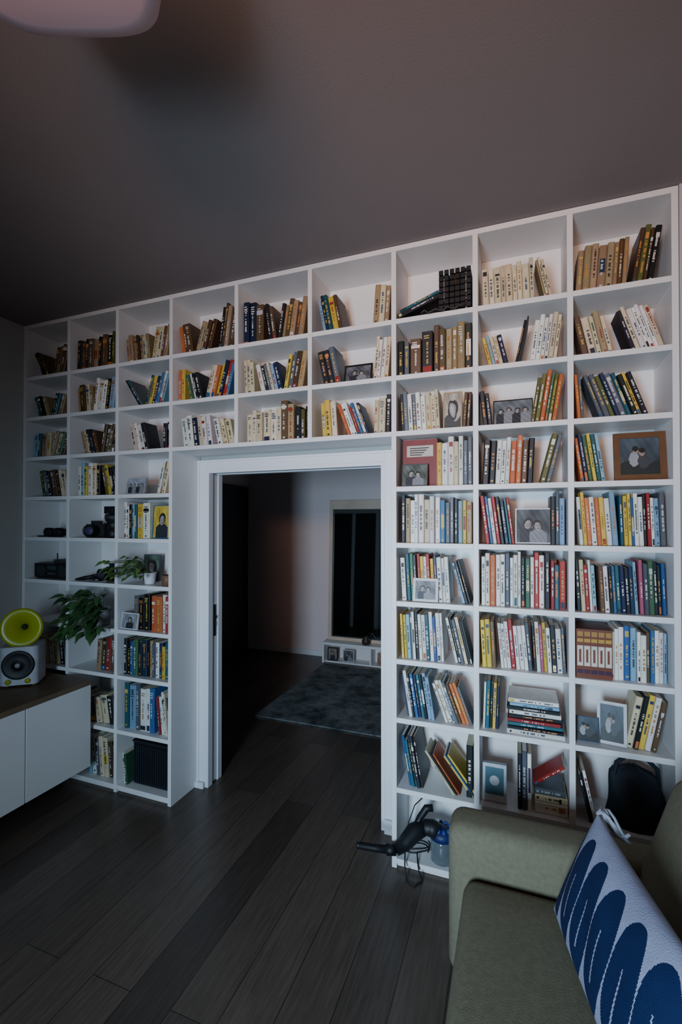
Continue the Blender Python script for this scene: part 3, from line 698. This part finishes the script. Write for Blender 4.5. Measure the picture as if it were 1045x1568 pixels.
b=MB(); b.lathe([(.018,-.019),(.012,-.006),(.001,-.002)],rgb(30,40,30),mat=F,seg=20); b.obj('horn_driver',M_ATTR,sp)
# ------------------------------------------------------------ sofa
sofa=empty('sofa')
def cushion(name,x0,x1,y0,y1,z0,z1,r,parent,mat,rot=None,puff=0.0,seg=5):
    cx,cy,cz=(x0+x1)/2,(y0+y1)/2,(z0+z1)/2; hx,hy,hz=(x1-x0)/2,(y1-y0)/2,(z1-z0)/2
    import bmesh
    bm=bmesh.new(); bmesh.ops.create_cube(bm,size=2)
    for v in bm.verts: v.co=Vector((v.co.x*hx,v.co.y*hy,v.co.z*hz))
    bmesh.ops.bevel(bm,geom=list(bm.edges)+list(bm.verts),offset=r,segments=seg,profile=.5,affect='EDGES')
    if puff:
        bmesh.ops.subdivide_edges(bm,edges=[e for e in bm.edges if e.calc_length()>.12],cuts=8,use_grid_fill=True)
        for v in bm.verts:
            a=max(0,1-(v.co.x/hx)**2); c_=max(0,1-(v.co.y/hy)**2); d_=max(0,1-(v.co.z/hz)**2)
            small=min((hx,0),(hy,1),(hz,2))[1]
            if small==2: v.co.z+=math.copysign(puff*math.sqrt(a*c_),v.co.z)
            if small==0: v.co.x+=math.copysign(puff*math.sqrt(c_*d_),v.co.x)
    me=bpy.data.meshes.new(name); bm.to_mesh(me); bm.free()
    for p in me.polygons: p.use_smooth=True
    me.materials.append(mat); o=bpy.data.objects.new(name,me); o.location=(cx,cy,cz)
    if rot: o.rotation_euler=rot
    scene.collection.objects.link(o); o.parent=parent; return o
cushion('arm_far',-.225,.62,-.515,-.345,.06,.59,.05,sofa,M_SOFA,puff=.0)
cushion('base',-.15,.62,-2.45,-.517,.07,.28,.03,sofa,M_SOFA)
cushion('seat_cushion_1',-.165,.40,-1.44,-.519,.285,.445,.045,sofa,M_SOFA,puff=.012)
cushion('seat_cushion_2',-.165,.40,-2.36,-1.445,.285,.445,.045,sofa,M_SOFA,puff=.012)
cushion('backrest',.60,.82,-2.45,-.345,.07,.80,.05,sofa,M_SOFA)
cushion('back_cushion_1',.40,.575,-1.44,-.44,.40,.89,.07,sofa,M_SOFA,rot=(0,math.radians(17),0),puff=.02)
cushion('back_cushion_2',.40,.575,-2.36,-1.45,.40,.89,.07,sofa,M_SOFA,rot=(0,math.radians(17),0),puff=.02)
cushion('arm_near',-.225,.62,-2.62,-2.455,.06,.59,.05,sofa,M_SOFA)
b=MB()
for lx in(-.12,.7):
    for ly in(-.42,-2.5): b.lathe([(.018,0.0005),(.024,.068)],mat=Matrix.Translation((lx,ly,0)),seg=16)
b.obj('legs',M_BLACK,sofa)
# throw pillow
def pillow():
    e=empty('throw_pillow')
    A=Vector((.22,-.97,0)).normalized(); B=Vector((.36,.12,.88)); B=(B-A*B.dot(A)).normalized(); N=B.cross(A); 
    if N.x>0: N=-N
    P0=Vector((.145,-.61,.462)); LA,LB=.52,.325
    n=230; b=MB()
    navy=rgb(20,36,74); white=rgb(158,158,182)
    def pat(u,v):
        U_=u*LA; V_=v*LB
        step=.094
        for k in range(-1,8):
            cu=.026+k*step
            cv=LB*.47
            du=U_-cu; dv=V_-cv
            th=math.radians(12)
            p=du*math.cos(th)+dv*math.sin(th); q=-du*math.sin(th)+dv*math.cos(th)
            wq=.0445
            if (abs(p)/wq)**2.2+(abs(q)/.140)**2.4<1:
                if abs(p+.003)<.0030*(1-.5*(q+.09)/.12) and -.08<q<.035 : return white
                return navy
        return white
    for sgn in(1,-1):
        vs=[];fs=[];cs=[]
        for j in range(n+1):
            for i in range(n+1):
                u,v=i/n,j/n
                eu,ev=abs(2*u-1),abs(2*v-1)
                th=.058*((1-eu**2.6)*(1-ev**2.6))**.55+.004*math.sin(u*17+v*9)*(1-eu)*(1-ev)
                pin_u=1-.06*(1-eu**2)*ev**3; pin_v=1-.06*(1-ev**2)*eu**3
                uu=.5+(u-.5)*pin_v; vv=.5+(v-.5)*pin_u
                vs.append(P0+A*uu*LA+B*vv*LB+N*(th*sgn+.04))
        for j in range(n):
            for i in range(n):
                k=j*(n+1)+i; fs.append((k,k+1,k+n+2,k+n+1)); cs.append(pat((i+.5)/n,(j+.5)/n))
        b.mesh(vs,fs,cols=cs,smooth=True)
    b.obj('cover',mat_attr('printed_cotton',.85,.5,300,.2),e)
    b=MB(); c0=P0+B*LB+N*.04
    for k in range(7):
        a=k*.9; pts=[c0]
        for s_ in range(1,7):
            pts.append(c0+Vector((.012*s_+.006*math.cos(a*s_),-.006*s_+.012*math.sin(a+s_),.024*math.sin(s_*.8+k*.3)-.004*s_)))
        b.tube(pts,.0045,rgb(150,150,160),seg=6)
    b.obj('tassel',M_ATTR,e)
pillow()
# ------------------------------------------------------------ ceiling lamp
pl=empty('pendant_lamp')
b=MB(); LM=Matrix.Translation((-.825,-1.635,2.755))@Matrix.Rotation(math.radians(20.6),4,'Z')
b.lathe([(.001,0),(.5,.0),(.85,.004),(.95,.010),(.99,.022),(1.0,.04),(.97,.06),(.85,.075),(.4,.085),(.1,.09)],mat=LM,seg=96,sx=.21,sy=.26,pw=.5)
b.obj('shade',M_LAMP,pl)
b=MB(); b.tube([(-.825,-1.635,2.84),(-.825,-1.635,2.97)],.008,seg=10); b.lathe([(.06,0),(.06,.02),(.04,.029)],mat=Matrix.Translation((-.825,-1.635,2.97)),seg=30)
b.obj('rod_and_canopy',M_CERAM,pl)
# ------------------------------------------------------------ lights
def area(name,loc,target,sx,sy,power,col,spread=180):
    l=bpy.data.lights.new(name,'AREA'); l.shape='RECTANGLE'; l.size=sx; l.size_y=sy; l.energy=power; l.color=col; l.spread=math.radians(spread)
    o=bpy.data.objects.new(name,l); o.location=loc
    o.rotation_euler=(Vector(target)-Vector(loc)).to_track_quat('-Z','Y').to_euler(); scene.collection.objects.link(o); return o
area('window_daylight',(-.72,YB+.02,1.30),(-.50,0,1.05),.50,1.1,41,(.54,.77,1.0),84)
area('warm_bounce_fill',(-.3,YB+.25,2.35),(-.30,0,2.85),.9,.3,12,(1.0,.55,.34),78)  # unseen lamp added to warm the upper shelves, standing in for ceiling bounce
w=bpy.data.worlds.new('World'); scene.world=w; w.use_nodes=True
bg=w.node_tree.nodes['Background']; bg.inputs[0].default_value=(.45,.6,.8,1); bg.inputs[1].default_value=.4
# ------------------------------------------------------------ camera
cam=bpy.data.cameras.new('camera'); co=bpy.data.objects.new('camera',cam); scene.collection.objects.link(co)
cam.sensor_fit='VERTICAL'; cam.sensor_height=36; cam.lens=16.2; cam.clip_start=.02; cam.shift_y=.0055
co.location=(0,-2.175,1.656)
co.rotation_euler=(math.radians(90.6),0,math.radians(20.57))
scene.camera=co
